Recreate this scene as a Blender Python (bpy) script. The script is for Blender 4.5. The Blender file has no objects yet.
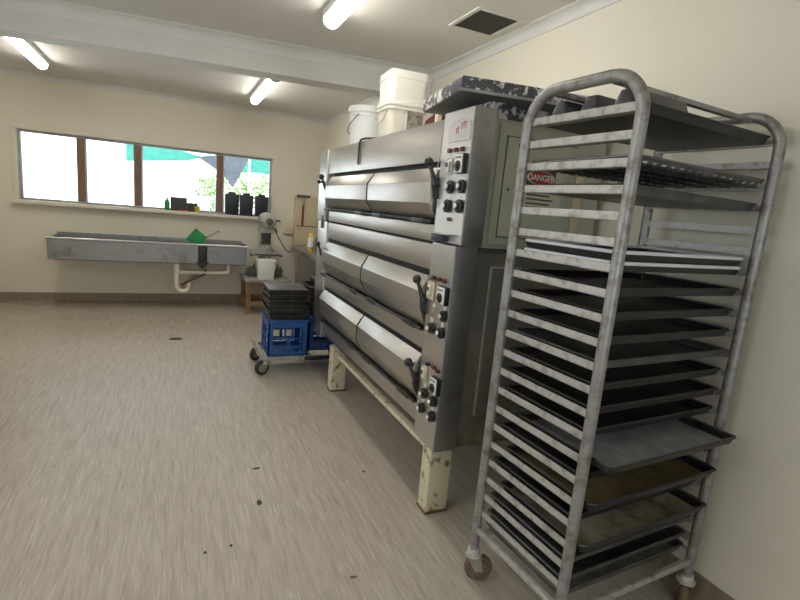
import bpy, bmesh, math, random
from mathutils import Vector, Matrix
random.seed(7)
PI = math.pi
scene = bpy.context.scene
COL = scene.collection

# ------------------------------------------------------------------ materials
def new_mat(name):
    m = bpy.data.materials.new(name); m.use_nodes = True
    nt = m.node_tree
    return m, nt, nt.nodes['Principled BSDF']

def mixnode(nt, fac, a, b):
    n = nt.nodes.new('ShaderNodeMix'); n.data_type = 'RGBA'
    if fac is not None: nt.links.new(fac, n.inputs[0])
    for i, v in ((6, a), (7, b)):
        if isinstance(v, (tuple, list)): n.inputs[i].default_value = (*v[:3], 1)
        else: nt.links.new(v, n.inputs[i])
    return n.outputs[2]

def noise(nt, scale, detail=4, rough=.55, stretch=(1, 1, 1), dist=0):
    tc = nt.nodes.new('ShaderNodeTexCoord'); mp = nt.nodes.new('ShaderNodeMapping')
    mp.inputs['Scale'].default_value = stretch
    nt.links.new(tc.outputs['Object'], mp.inputs['Vector'])
    n = nt.nodes.new('ShaderNodeTexNoise')
    n.inputs['Scale'].default_value = scale; n.inputs['Detail'].default_value = detail
    n.inputs['Roughness'].default_value = rough; n.inputs['Distortion'].default_value = dist
    nt.links.new(mp.outputs['Vector'], n.inputs['Vector'])
    return n.outputs['Fac']

def ramp(nt, fac, p0, p1, c0=(0, 0, 0), c1=(1, 1, 1), const=False):
    r = nt.nodes.new('ShaderNodeValToRGB')
    r.color_ramp.elements[0].position = p0; r.color_ramp.elements[0].color = (*c0, 1)
    r.color_ramp.elements[1].position = p1; r.color_ramp.elements[1].color = (*c1, 1)
    if const: r.color_ramp.interpolation = 'CONSTANT'
    nt.links.new(fac, r.inputs['Fac'])
    return r.outputs['Color']

def bump(nt, bsdf, fac, strength=.1, dist=.01):
    b = nt.nodes.new('ShaderNodeBump'); b.inputs['Strength'].default_value = strength
    b.inputs['Distance'].default_value = dist
    nt.links.new(fac, b.inputs['Height']); nt.links.new(b.outputs['Normal'], bsdf.inputs['Normal'])

def paint(name, c, rough=.5, c2=None, scale=6, p=(.4, .7), metallic=0, stretch=(1, 1, 1), bmp=0, spec=.5):
    m, nt, b = new_mat(name)
    b.inputs['Roughness'].default_value = rough; b.inputs['Metallic'].default_value = metallic
    b.inputs['Specular IOR Level'].default_value = spec
    if c2 is None: c2 = tuple(v * .86 for v in c)
    f = noise(nt, scale, 5, .6, stretch)
    nt.links.new(mixnode(nt, ramp(nt, f, *p), c, c2), b.inputs['Base Color'])
    if bmp: bump(nt, b, f, bmp)
    return m

def steel(name, c, rough=.32, stretch=(1, 1, 40), dirt=None, dirtp=(.55, .75), scale=3, aniso=0):
    m, nt, b = new_mat(name)
    b.inputs['Metallic'].default_value = 1
    f = noise(nt, scale, 4, .6, stretch)
    g = noise(nt, 4.5, 5, .65)
    col = mixnode(nt, f, tuple(v * .9 for v in c), tuple(min(1, v * 1.08) for v in c))
    if dirt: col = mixnode(nt, ramp(nt, g, *dirtp), col, dirt)
    nt.links.new(col, b.inputs['Base Color'])
    rr = nt.nodes.new('ShaderNodeMapRange'); rr.inputs['To Min'].default_value = rough - .07; rr.inputs['To Max'].default_value = rough + .12
    nt.links.new(g, rr.inputs['Value']); nt.links.new(rr.outputs['Result'], b.inputs['Roughness'])
    bump(nt, b, f, .03, .004)
    return m

def emit(name, c, s):
    m, nt, b = new_mat(name)
    b.inputs['Base Color'].default_value = (*c, 1)
    b.inputs['Emission Color'].default_value = (*c, 1); b.inputs['Emission Strength'].default_value = s
    return m

M = {}
M['wall'] = paint('cream_wall_paint', (.76, .71, .59), .6, (.73, .68, .56), 1.4, bmp=.02)
M['ceil'] = paint('ceiling_paint', (.70, .67, .62), .7, (.66, .63, .58), 1.2)
M['trim'] = paint('white_trim_paint', (.70, .68, .64), .5, (.65, .63, .59), 3)
M['alu'] = paint('window_aluminium', (.45, .46, .48), .4, metallic=.3)
M['timber'] = paint('brown_timber_mullion', (.25, .15, .09), .6, (.17, .10, .06), 9, stretch=(4, 4, .4))
M['skirt'] = paint('vinyl_skirting', (.30, .235, .165), .5, (.20, .155, .11), 8, stretch=(6, 6, .6))
M['steel'] = steel('brushed_stainless', (.52, .495, .46), .34, (1.2, 1.2, 30), (.42, .34, .25), (.62, .85))
M['steel_col'] = steel('brushed_stainless_column', (.60, .58, .56), .34, (40, 40, 1))
M['steel_face'] = steel('lit_panel_stainless', (.70, .685, .67), .42, (40, 40, 1))  # light on the column front put into the steel colour
M['steel_side'] = steel('dull_shaded_stainless', (.42, .41, .40), .42, (30, 30, 1), (.25, .22, .18))  # shade of the column sides put into a darker steel, plus dirt
M['steel_sink'] = steel('stained_sink_steel', (.34, .335, .33), .42, (1, 20, 20), (.17, .15, .13))
M['steel_bench'] = steel('bench_stainless', (.55, .54, .53), .33, (1, 30, 30))
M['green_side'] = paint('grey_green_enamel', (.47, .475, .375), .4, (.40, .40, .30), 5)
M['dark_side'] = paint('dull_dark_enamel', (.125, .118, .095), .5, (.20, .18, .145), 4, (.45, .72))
M['gap'] = paint('black_gap', (.015, .014, .013), .7)
M['black_metal'] = paint('black_metal', (.022, .021, .02), .45, (.06, .05, .04), 14, (.55, .75))
M['black_plastic'] = paint('black_plastic', (.018, .018, .02), .35)
M['white_plastic'] = paint('white_plastic', (.78, .77, .73), .4, (.72, .70, .65), 5)
M['cream_plastic'] = paint('cream_plastic', (.62, .53, .36), .45)
M['red_lens'] = paint('red_lens', (.10, .016, .014), .25)
M['white_cap'] = paint('white_cap', (.80, .79, .76), .4)
M['plate'] = paint('name_plate_white', (.56, .545, .53), .35, (.48, .46, .44), 14)
M['red_ink'] = paint('red_ink', (.50, .07, .06), .6)
M['sign_red'] = paint('sign_red', (.42, .03, .03), .5)
M['sign_pale'] = paint('sign_pale', (.60, .565, .43), .55)
M['sign_white'] = paint('sign_white', (.72, .71, .66), .55)
M['ink'] = paint('dark_ink', (.06, .06, .05), .6)
M['leg_cream'] = paint('chipped_cream_enamel', (.66, .60, .42), .5, (.20, .14, .075), 15, (.56, .66))
M['dirty'] = paint('dirty_cream_edge', (.22, .18, .12), .7, (.06, .045, .03), 12, (.35, .7))
M['rust'] = paint('rusty_edge', (.16, .10, .06), .8, (.05, .035, .025), 20)
M['pail'] = paint('white_pail_plastic', (.88, .88, .86), .4, (.84, .84, .81), 4)
M['tub'] = paint('cream_tub_plastic', (.83, .81, .74), .4, (.80, .78, .70), 4)
M['tub_clear'] = paint('translucent_tub_plastic', (.74, .70, .60), .45, (.66, .61, .50), 4)
M['carton'] = paint('speckled_carton', (.30, .26, .22), .7, (.14, .11, .09), 30, (.45, .6))
M['carton_end'] = paint('carton_white_end', (.45, .44, .42), .6, (.16, .15, .15), 24, (.52, .64))
M['maroon'] = paint('maroon_plastic', (.085, .022, .02), .45)
M['silver'] = paint('worn_silver_paint', (.50, .48, .445), .45, (.19, .15, .125), 23, (.50, .76), metallic=.35, bmp=.05)
M['tube'] = paint('worn_silver_tube', (.33, .32, .305), .42, (.15, .12, .10), 26, (.46, .74), metallic=.45, bmp=.05)
M['tray_black'] = paint('baked_black_tray', (.022, .021, .022), .42, (.05, .042, .036), 10, (.5, .75), metallic=.2)
M['tray_grey'] = paint('grey_worn_tray', (.075, .075, .08), .38, (.14, .135, .13), 8, metallic=.5)
M['tray_alu'] = steel('bright_aluminium_tray', (.72, .72, .74), .25)
M['glint_rim'] = paint('painted_glint_rim', (.80, .80, .84), .25)  # reflection put into the rim colour as near-white paint
M['tray_rim'] = steel('tray_rim_steel', (.22, .21, .21), .4)
M['kraft'] = paint('browned_baking_paper', (.235, .165, .07), .75, (.12, .08, .035), 9)
M['paper'] = paint('stained_pale_paper', (.37, .32, .225), .7, (.14, .095, .05), 7, (.45, .65))
M['flour'] = paint('floury_grey_tray', (.26, .26, .265), .5, (.40, .40, .40), 12)
M['caster_wheel'] = paint('brown_wheel', (.17, .115, .07), .6, (.10, .07, .045), 12)
M['caster_wheel_b'] = paint('black_rubber_wheel', (.03, .03, .032), .6)
M['caster_hub'] = paint('grey_hub', (.22, .22, .22), .5)
M['fork'] = paint('zinc_fork', (.40, .39, .35), .45, (.26, .23, .18), 20, metallic=.5)
M['collar'] = paint('white_collar', (.62, .60, .55), .5, (.35, .30, .24), 25)
M['crate'] = paint('blue_crate_plastic', (.010, .082, .29), .42, (.008, .06, .22), 6)
M['wood'] = paint('stool_wood', (.30, .185, .09), .6, (.21, .12, .055), 7, stretch=(5, 5, .5))
M['wood_top'] = paint('worn_grey_wood_top', (.42, .39, .35), .6, (.30, .26, .22), 8)
M['mixer'] = paint('worn_grey_enamel', (.40, .39, .36), .42, (.16, .13, .11), 13, (.5, .68))
M['mixer_dark'] = paint('mixer_dark', (.06, .055, .05), .4, (.12, .10, .08), 15)
M['pvc'] = paint('cream_pvc_pipe', (.82, .77, .62), .45)
M['hose'] = paint('brown_hose', (.14, .05, .035), .6)
M['green'] = paint('green_plastic', (.02, .32, .09), .45)
M['yellow'] = paint('yellow_plastic', (.72, .55, .05), .4)
M['yellow_liq'] = paint('amber_liquid', (.48, .34, .03), .25)
M['red_plastic'] = paint('red_plastic', (.50, .06, .05), .45)
M['red_tube'] = paint('brownish_red_tube', (.26, .06, .035), .5)
M['board'] = paint('cream_board', (.62, .53, .375), .55, (.58, .49, .34), 3)
M['tube_light'] = emit('fluorescent_diffuser', (1.0, .965, .90), 11)
M['vent_dark'] = paint('vent_dark_mesh', (.075, .065, .06), .7)
M['leaf'] = paint('tree_leaves', (.16, .30, .05), .6, (.30, .42, .10), 5)
M['bark'] = paint('tree_bark', (.14, .11, .08), .8)
M['shade_green'] = paint('green_shade_cloth', (.06, .38, .30), .8, (.10, .46, .38), 6)
M['shade_grey'] = paint('grey_shade_sail', (.10, .12, .15), .8, (.14, .16, .19), 6)
M['concrete'] = paint('outdoor_concrete', (.60, .59, .57), .8)
M['render_white'] = paint('white_outdoor_wall', (.80, .80, .80), .7)
M['post_blue'] = paint('pale_blue_post', (.50, .62, .68), .5)
M['chair_grey'] = paint('pale_outdoor_plastic', (.45, .50, .53), .5)
M['canister'] = paint('black_canister', (.02, .022, .03), .4, (.035, .037, .045), 9)
M['dull_box'] = paint('dull_brown_grey_box', (.075, .072, .066), .6)
M['rubbish'] = paint('dark_scrap', (.05, .042, .032), .8)
M['dough_scrap'] = paint('brown_scrap', (.20, .13, .08), .8)
M['blue_socket'] = paint('blue_black_plug', (.016, .02, .045), .4)

def floor_mat():
    m, nt, b = new_mat('streaked_beige_vinyl')
    a = noise(nt, 7, 6, .66, (5.5, .42, 1), .35)
    c = noise(nt, 19, 4, .6, (5.5, .36, 1), .25)
    d = noise(nt, 1.1, 3, .5, (1.6, .5, 1))
    c1 = mixnode(nt, ramp(nt, a, .36, .66), (.40, .34, .265), (.54, .48, .40))
    c2 = mixnode(nt, ramp(nt, c, .55, .72), c1, (.61, .57, .50))
    c3 = mixnode(nt, ramp(nt, c, .27, .42, (.8, .8, .8), (0, 0, 0)), c2, (.27, .215, .16))
    c4 = mixnode(nt, ramp(nt, d, .35, .75, (0, 0, 0), (.35, .35, .35)), c3, (.40, .34, .27))
    nt.links.new(c4, b.inputs['Base Color'])
    b.inputs['Roughness'].default_value = .42
    b.inputs['Specular IOR Level'].default_value = .4
    bump(nt, b, a, .04, .003)
    return m
M['floor'] = floor_mat()

def peel_mat():
    m, nt, b = new_mat('peeling_dark_paint')
    a = noise(nt, 24, 7, .68)
    big = noise(nt, 3.5, 3, .5)
    mth = nt.nodes.new('ShaderNodeMath'); mth.operation = 'MULTIPLY_ADD'
    nt.links.new(big, mth.inputs[0]); mth.inputs[1].default_value = .55
    nt.links.new(a, mth.inputs[2])
    k = ramp(nt, mth.outputs[0], .78, .79)
    base = mixnode(nt, noise(nt, 8), (.055, .057, .068), (.105, .10, .105))
    nt.links.new(mixnode(nt, k, base, (.66, .63, .58)), b.inputs['Base Color'])
    b.inputs['Roughness'].default_value = .55
    bump(nt, b, k, .3, .003)
    return m
M['peel'] = peel_mat()
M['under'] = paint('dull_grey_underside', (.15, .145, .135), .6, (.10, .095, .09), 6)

def glass_mat():
    m, nt, b = new_mat('window_glass')
    nt.nodes.remove(b)
    out = nt.nodes['Material Output']
    t = nt.nodes.new('ShaderNodeBsdfTransparent'); t.inputs[0].default_value = (.95, .97, .97, 1)
    g = nt.nodes.new('ShaderNodeBsdfGlossy'); g.inputs['Roughness'].default_value = .02
    fr = nt.nodes.new('ShaderNodeFresnel'); fr.inputs[0].default_value = 1.35
    mx = nt.nodes.new('ShaderNodeMixShader')
    nt.links.new(fr.outputs[0], mx.inputs[0]); nt.links.new(t.outputs[0], mx.inputs[1]); nt.links.new(g.outputs[0], mx.inputs[2])
    nt.links.new(mx.outputs[0], out.inputs[0])
    return m
M['glass'] = glass_mat()

# ------------------------------------------------------------------ mesh builder
ORG = {}
def org_of(o): return ORG.get(o.name, Vector((0, 0, 0)))

class MB:
    def __init__(s): s.bm = bmesh.new()
    def _bevel(s, verts, w, seg=2):
        es = set()
        for v in verts:
            for e in v.link_edges: es.add(e)
        bmesh.ops.bevel(s.bm, geom=list(es), offset=w, segments=seg, affect='EDGES', profile=.6)
    def box(s, x0, x1, y0, y1, z0, z1, bev=0, mat=None):
        r = bmesh.ops.create_cube(s.bm, size=1)
        vs = r['verts']
        for v in vs:
            v.co = Vector(((x0 + x1) / 2 + v.co.x * (x1 - x0), (y0 + y1) / 2 + v.co.y * (y1 - y0), (z0 + z1) / 2 + v.co.z * (z1 - z0)))
            if mat: v.co = mat @ v.co
        if bev: s._bevel(vs, bev)
        return s
    def bar(s, p0, p1, w, h, up=(0, 0, 1), bev=0):
        """rectangular bar from p0 to p1, width w across, height h along up"""
        p0, p1, up = Vector(p0), Vector(p1), Vector(up)
        d = (p1 - p0); L = d.length; d.normalize()
        a = d.cross(up).normalized(); b = a.cross(d).normalized()
        mat = Matrix((( a.x, d.x, b.x, p0.x), (a.y, d.y, b.y, p0.y), (a.z, d.z, b.z, p0.z), (0, 0, 0, 1)))
        return s.box(-w / 2, w / 2, 0, L, -h / 2, h / 2, bev, mat)
    def tube(s, pts, r, seg=10, cap=True, closed=False):
        pts = [Vector(p) for p in pts]; n = len(pts)
        rs = r if isinstance(r, (list, tuple)) else [r] * n
        rings = []
        prev = None
        for i in range(n):
            if closed: t = pts[(i + 1) % n] - pts[i - 1]
            elif i == 0: t = pts[1] - pts[0]
            elif i == n - 1: t = pts[-1] - pts[-2]
            else: t = (pts[i + 1] - pts[i]).normalized() + (pts[i] - pts[i - 1]).normalized()
            t.normalize()
            if prev is None:
                u = t.orthogonal().normalized()
            else:
                u = (prev - t * prev.dot(t)).normalized()
            prev = u; w = t.cross(u)
            rings.append([s.bm.verts.new(pts[i] + (u * math.cos(2 * PI * k / seg) + w * math.sin(2 * PI * k / seg)) * rs[i]) for k in range(seg)])
        m = n if closed else n - 1
        for i in range(m):
            A, B = rings[i], rings[(i + 1) % n]
            for k in range(seg): s.bm.faces.new((A[k], A[(k + 1) % seg], B[(k + 1) % seg], B[k]))
        if cap and not closed:
            s.bm.faces.new(list(reversed(rings[0]))); s.bm.faces.new(rings[-1])
        return s
    def cyl(s, p0, p1, r0, r1=None, seg=20): return s.tube([p0, p1], [r0, r0 if r1 is None else r1], seg)
    def lathe(s, prof, c=(0, 0, 0), seg=28, axis='z'):
        """prof: list of (r, h); first and last may have r = 0"""
        c = Vector(c); rings = []
        def pt(r, h, a):
            x, y = r * math.cos(a), r * math.sin(a)
            return c + (Vector((x, y, h)) if axis == 'z' else Vector((h, x, y)) if axis == 'x' else Vector((y, h, x)))
        for r, h in prof:
            if r < 1e-6: rings.append([s.bm.verts.new(pt(0, h, 0))])
            else: rings.append([s.bm.verts.new(pt(r, h, 2 * PI * k / seg)) for k in range(seg)])
        for A, B in zip(rings, rings[1:]):
            for k in range(seg):
                k2 = (k + 1) % seg
                if len(A) == 1 and len(B) == 1: continue
                if len(A) == 1: s.bm.faces.new((A[0], B[k2], B[k]))
                elif len(B) == 1: s.bm.faces.new((A[k], A[k2], B[0]))
                else: s.bm.faces.new((A[k], A[k2], B[k2], B[k]))
        if len(rings[0]) > 1: s.bm.faces.new(list(reversed(rings[0])))
        if len(rings[-1]) > 1: s.bm.faces.new(rings[-1])
        return s
    def sphere(s, c, r, sc=(1, 1, 1), seg=16):
        res = bmesh.ops.create_uvsphere(s.bm, u_segments=seg, v_segments=max(8, seg // 2), radius=r)
        for v in res['verts']: v.co = Vector((v.co.x * sc[0], v.co.y * sc[1], v.co.z * sc[2])) + Vector(c)
        return s
    def prism(s, poly, a0, a1, axis='y', bev=0):
        """poly of 2-D points: axis y -> (x, z); axis x -> (y, z); axis z -> (x, y)"""
        def pt(p, a): return Vector((p[0], a, p[1])) if axis == 'y' else Vector((a, p[0], p[1])) if axis == 'x' else Vector((p[0], p[1], a))
        A = [s.bm.verts.new(pt(p, a0)) for p in poly]; B = [s.bm.verts.new(pt(p, a1)) for p in poly]
        n = len(poly)
        s.bm.faces.new(A); s.bm.faces.new(list(reversed(B)))
        for k in range(n): s.bm.faces.new((A[k], B[k], B[(k + 1) % n], A[(k + 1) % n]))
        if bev: s._bevel(A + B, bev)
        return s
    def rloops(s, loops, c=(0, 0, 0), seg=4):
        """loops of rounded rectangles (w, d, z, radius), bridged, first and last capped"""
        c = Vector(c); rings = []
        for w, d, z, r in loops:
            ring = []
            for (sx, sy, a0) in ((1, 1, 0), (-1, 1, PI / 2), (-1, -1, PI), (1, -1, 1.5 * PI)):
                for k in range(seg + 1):
                    a = a0 + PI / 2 * k / seg
                    ring.append(s.bm.verts.new(c + Vector((sx * (w / 2 - r) + r * math.cos(a), sy * (d / 2 - r) + r * math.sin(a), z))))
            rings.append(ring)
        n = len(rings[0])
        for A, B in zip(rings, rings[1:]):
            for k in range(n): s.bm.faces.new((A[k], A[(k + 1) % n], B[(k + 1) % n], B[k]))
        s.bm.faces.new(list(reversed(rings[0]))); s.bm.faces.new(rings[-1])
        return s
    def xf(s, mat):
        bmesh.ops.transform(s.bm, matrix=mat, verts=s.bm.verts); return s
    def build(s, name, mat, parent=None, origin=None, ang=35):
        bmesh.ops.recalc_face_normals(s.bm, faces=s.bm.faces)
        if parent is not None: o_ = org_of(parent)
        elif origin is not None: o_ = Vector(origin)
        else:
            xs = [v.co for v in s.bm.verts]
            o_ = Vector(((min(v.x for v in xs) + max(v.x for v in xs)) / 2, (min(v.y for v in xs) + max(v.y for v in xs)) / 2, min(v.z for v in xs)))
        for v in s.bm.verts: v.co -= o_
        me = bpy.data.meshes.new(name); s.bm.to_mesh(me); s.bm.free()
        for p in me.polygons: p.use_smooth = True
        me.set_sharp_from_angle(angle=math.radians(ang))
        me.materials.append(M[mat] if isinstance(mat, str) else mat)
        ob = bpy.data.objects.new(name, me); COL.objects.link(ob)
        if parent is not None: ob.parent = parent; ORG[ob.name] = o_
        else: ob.location = o_; ORG[ob.name] = o_
        return ob

def tag(o, label, cat, group=None, kind=None):
    o['label'] = label; o['category'] = cat
    if group: o['group'] = group
    if kind: o['kind'] = kind
    return o
def thing(name, label, cat, loc, group=None):
    o = bpy.data.objects.new(name, None); COL.objects.link(o); o.location = loc; o.empty_display_size = .1
    ORG[o.name] = Vector(loc)
    return tag(o, label, cat, group)
def plabel(o, t): o['label'] = t; return o
def struct(o): o['kind'] = 'structure'; return o
def sname(o, n): o.name = n; o.data.name = n; return struct(o)
def dup(root, loc, label=None, rotz=None):
    r = root.copy(); COL.objects.link(r); r.location = loc
    if rotz is not None: r.rotation_euler = (0, 0, rotz)
    if label: r['label'] = label
    for ch in list(root.children):
        c = ch.copy(); COL.objects.link(c); c.parent = r
        for g in list(ch.children):
            d = g.copy(); COL.objects.link(d); d.parent = c
    return r
def text_mesh(body, size, depth, mat, parent, matrix, name='lettering', bold=0.0):
    cu = bpy.data.curves.new(name, 'FONT'); cu.body = body; cu.size = size; cu.extrude = depth; cu.align_x = 'CENTER'; cu.align_y = 'CENTER'; cu.offset = bold
    t = bpy.data.objects.new(name + '_tmp', cu); COL.objects.link(t)
    bpy.context.view_layer.update()
    me = bpy.data.meshes.new_from_object(t.evaluated_get(bpy.context.evaluated_depsgraph_get()))
    bpy.data.objects.remove(t); bpy.data.curves.remove(cu)
    me.name = name
    me.transform(Matrix.Translation(-org_of(parent)) @ matrix)
    me.materials.clear(); me.materials.append(M[mat])
    o = bpy.data.objects.new(name, me); COL.objects.link(o); o.parent = parent
    return o

# ------------------------------------------------------------------ room shell
XL, XR, YB, YF, ZC = -2.3, 2.05, -2.2, 7.44, 2.755
T = .12
sname(MB().box(XL - T, XR + T, YB - T, YF + T, -.1, 0).build('floor', 'floor', origin=(0, 0, 0)), 'floor')
sname(MB().box(XL - T, XR + T, YB - T, YF + T, ZC, ZC + .1).build('ceiling', 'ceil'), 'ceiling')
sname(MB().box(XR, XR + T, YB - T, YF + T, 0, ZC).build('wall_right', 'wall'), 'wall_right')
# back wall (behind the camera) with a wide glazed opening
BX0, BX1, BZ0, BZ1 = -1.9, 1.3, .95, 2.25
f = MB(); f.box(XL - T, BX0, YB - T, YB, 0, ZC); f.box(BX1, XR + T, YB - T, YB, 0, ZC); f.box(BX0, BX1, YB - T, YB, 0, BZ0); f.box(BX0, BX1, YB - T, YB, BZ1, ZC)
sname(f.build('wall_back', 'wall'), 'wall_back')
# far wall with the window opening
WX0, WX1, WZ0, WZ1 = -1.72, 1.275, 1.285, 2.115
f = MB()
f.box(XL - T, WX0, YF, YF + T, 0, ZC); f.box(WX1, XR + T, YF, YF + T, 0, ZC)
f.box(WX0, WX1, YF, YF + T, 0, WZ0); f.box(WX0, WX1, YF, YF + T, WZ1, ZC)
sname(f.build('wall_far', 'wall'), 'wall_far')
# left wall (outside the photo) with a wide window added for fill daylight
f = MB(); LY0, LY1, LZ0, LZ1 = .3, 4.3, 1.25, 2.2
f.box(XL - T, XL, YB - T, LY0, 0, ZC); f.box(XL - T, XL, LY1, YF + T, 0, ZC)
f.box(XL - T, XL, LY0, LY1, 0, LZ0); f.box(XL - T, XL, LY0, LY1, LZ1, ZC)
sname(f.build('wall_left', 'wall'), 'wall_left')

def window(n, axis, a0, a1, z0, z1, w0, w1, mull):
    """frame in a wall opening; axis 'y': wall normal along y"""
    def bx(mb, u0, u1, v0, v1, za, zb, bev=.003):
        return mb.box(u0, u1, v0, v1, za, zb, bev) if axis == 'y' else mb.box(v0, v1, u0, u1, za, zb, bev)
    fr = MB(); t = .03
    bx(fr, a0, a0 + t, w0, w1, z0, z1); bx(fr, a1 - t, a1, w0, w1, z0, z1)
    bx(fr, a0 + t, a1 - t, w0, w1, z0, z0 + t * .8); bx(fr, a0 + t, a1 - t, w0, w1, z1 - t, z1)
    root = sname(fr.build('window_%d' % n, 'alu'), 'window_%d' % n)
    for m in mull:
        mb = MB(); bx(mb, m - .075, m + .012, w0 - .005, w1, z0 + t * .8, z1 - t); mb.build('timber_mullion', 'timber', root)
        mb = MB(); bx(mb, m + .012, m + .032, w0, w1, z0 + t * .8, z1 - t); mb.build('aluminium_mullion', 'alu', root)
    g = MB(); wm = (w0 + w1) / 2
    edges = [a0 + t] + [x for m in mull for x in (m - .075, m + .032)] + [a1 - t]
    for i in range(0, len(edges), 2):
        p = MB(); bx(p, edges[i], edges[i + 1], wm - .003, wm + .003, z0 + t * .8, z1 - t, 0); p.build('pane', 'glass', root)
    return root
w = window(1, 'y', WX0, WX1, WZ0, WZ1, YF + .055, YF + .10, [-1.05, -.42, .595])
# architrave and sill of the far window
t = MB()
t.box(WX0 - .05, WX1 + .045, YF - .018, YF, WZ1, WZ1 + .04, .004); t.box(WX1, WX1 + .045, YF - .018, YF, WZ0, WZ1, .004); t.box(WX0 - .05, WX0, YF - .018, YF, WZ0, WZ1, .004)
t.build('architrave', 'wall', w)
MB().box(WX0 - .06, WX1 + .06, YF - .10, YF + .055, WZ0 - .045, WZ0, .005).build('window_sill', 'wall', w)
fill_window = window(2, 'x', LY0, LY1, LZ0, LZ1, XL - .09, XL - .045, [1.65, 3.0])  # unseen window, added to let fill daylight in
window(3, 'y', BX0, BX1, BZ0, BZ1, YB - .09, YB - .045, [-.8, .3])
# cornices
def cove(name, prof_pts, a0, a1, axis):
    return sname(MB().prism(prof_pts, a0, a1, axis).build(name, 'trim', ang=50), name)
def cove_pts(sgn, base, z, s=.055):
    # quarter-hollow between wall at 'base' and ceiling z, room on side sgn
    pts = [(base, z), (base, z - s - .01), (base + sgn * .008, z - s - .01), (base + sgn * .010, z - s)]
    for k in range(6):
        a = k / 5 * PI / 2
        pts.append((base + sgn * (.010 + (s - .01) * (1 - math.cos(a))), z - s + (s - .01) * math.sin(a)))
    pts += [(base + sgn * (s + .01), z - .008), (base + sgn * (s + .01), z)]
    return pts
BY0, BY1, BZ = 4.28, 4.50, 2.535
cove('trim_1', cove_pts(-1, XR, ZC), YB, BY0, 'y')
cove('trim_2', cove_pts(-1, XR, ZC), BY1, YF, 'y')
cove('trim_3', cove_pts(-1, YF, ZC), XL, XR, 'x')
cove('trim_4', cove_pts(-1, BY0, ZC, .075), XL, XR, 'x')
cove('trim_5', cove_pts(1, XL, ZC), YB, YF, 'y')
sname(MB().box(XL, XR, BY0, BY1, BZ, ZC).build('ceiling_beam', 'trim'), 'ceiling_beam')
skew = Matrix.Translation((1.1, 4.22, 0)) @ Matrix.Rotation(-math.radians(7), 4, 'Z') @ Matrix.Translation((-1.1, -4.28, 0))
for nm in ('ceiling_beam', 'trim_4'):
    o = bpy.data.objects[nm]; o.data.transform(Matrix.Translation(o.location)); o.location = (0, 0, 0); o.data.transform(skew)
# coved vinyl skirting
def skirt(name, a0, a1, axis, base, sgn, z=.135):
    pts = [(base, 0), (base, z), (base + sgn * .004, z), (base + sgn * .006, .03), (base + sgn * .03, .003), (base + sgn * .03, 0)]
    return sname(MB().prism(pts, a0, a1, axis).build(name, 'skirt'), name)
skirt('baseboard_far', XL, XR, 'x', YF, -1)
skirt('baseboard_right', YB, YF - .03, 'y', XR, -1)
skirt('baseboard_left', YB, YF - .03, 'y', XL, 1)

# ------------------------------------------------------------------ ceiling fittings
def batten(x, y0, y1, label):
    t = thing('ceiling_light', label, 'light', (x, (y0 + y1) / 2, ZC), 'fluorescent ceiling battens')
    MB().box(x - .058, x + .058, y0 + .02, y1 - .02, ZC - .045, ZC, .004).build('batten_base', 'white_plastic', t)
    pts = [(x + .050 * math.cos(a), ZC - .046 - .052 * math.sin(a) ** .7) for a in [PI * k / 10 for k in range(11)]]
    MB().prism(pts, y0 + .03, y1 - .03, 'y').build('diffuser', 'tube_light', t)
    for a, b in ((y0, y0 + .03), (y1 - .03, y1)):
        pp = [(x + .053 * math.cos(q), ZC - .042 - .060 * math.sin(q) ** .7) for q in [PI * k / 10 for k in range(11)]]
        MB().prism(pp, a, b, 'y').build('end_cap', 'white_plastic', t)
    return t
batten(.87, 5.10, 6.50, 'fluorescent ceiling light in the far bay beyond the beam')
batten(.905, 1.95, 3.36, 'fluorescent ceiling light in front of the beam, cut by the top edge')
batten(-1.25, 5.10, 6.50, 'added fill ceiling light in the far bay at the left, above the sink end')  # extra batten, put in to brighten the far bay
batten(-.95, .2, 1.6, 'fluorescent ceiling light nearest the camera, over the open floor')
t = thing('ceiling_vent', 'square white framed ceiling vent with dark mesh near the right wall', 'vent', (1.77, 2.88, ZC))
fx0, fx1, fy0, fy1 = 1.60, 1.935, 2.69, 3.06
v = MB()
for a in ((fx0, fx1, fy0, fy0 + .03), (fx0, fx1, fy1 - .03, fy1), (fx0, fx0 + .03, fy0 + .03, fy1 - .03), (fx1 - .03, fx1, fy0 + .03, fy1 - .03)):
    v.box(*a, ZC - .008, ZC, .002)
v.build('vent_frame', 'trim', t)
v = MB().box(fx0 + .03, fx1 - .03, fy0 + .03, fy1 - .03, ZC - .004, ZC - .001)
for k in range(13):
    yy = fy0 + .045 + k * .0235; v.box(fx0 + .03, fx1 - .03, yy, yy + .006, ZC - .007, ZC - .004)
v.build('mesh_grille', 'vent_dark', t)

# ------------------------------------------------------------------ deck oven
XF = 1.18
OV = thing('deck_oven', 'large stainless steel three deck bakery oven on cream legs along the right wall', 'oven', (1.6, 3.1, 0))
YN, YP, YD0, YD1, YE = 1.95, 2.175, 2.185, 4.09, 4.41      # near side, panel edge, doors, far end
ZB, ZM, ZT = .385, 1.405, 2.0
# bodies (behind the front skin)
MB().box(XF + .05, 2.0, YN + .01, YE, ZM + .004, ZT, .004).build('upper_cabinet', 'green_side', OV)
MB().box(XF + .05, 2.0, YN + .03, YE, ZB, ZM, .004).build('lower_cabinet', 'dark_side', OV)
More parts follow.
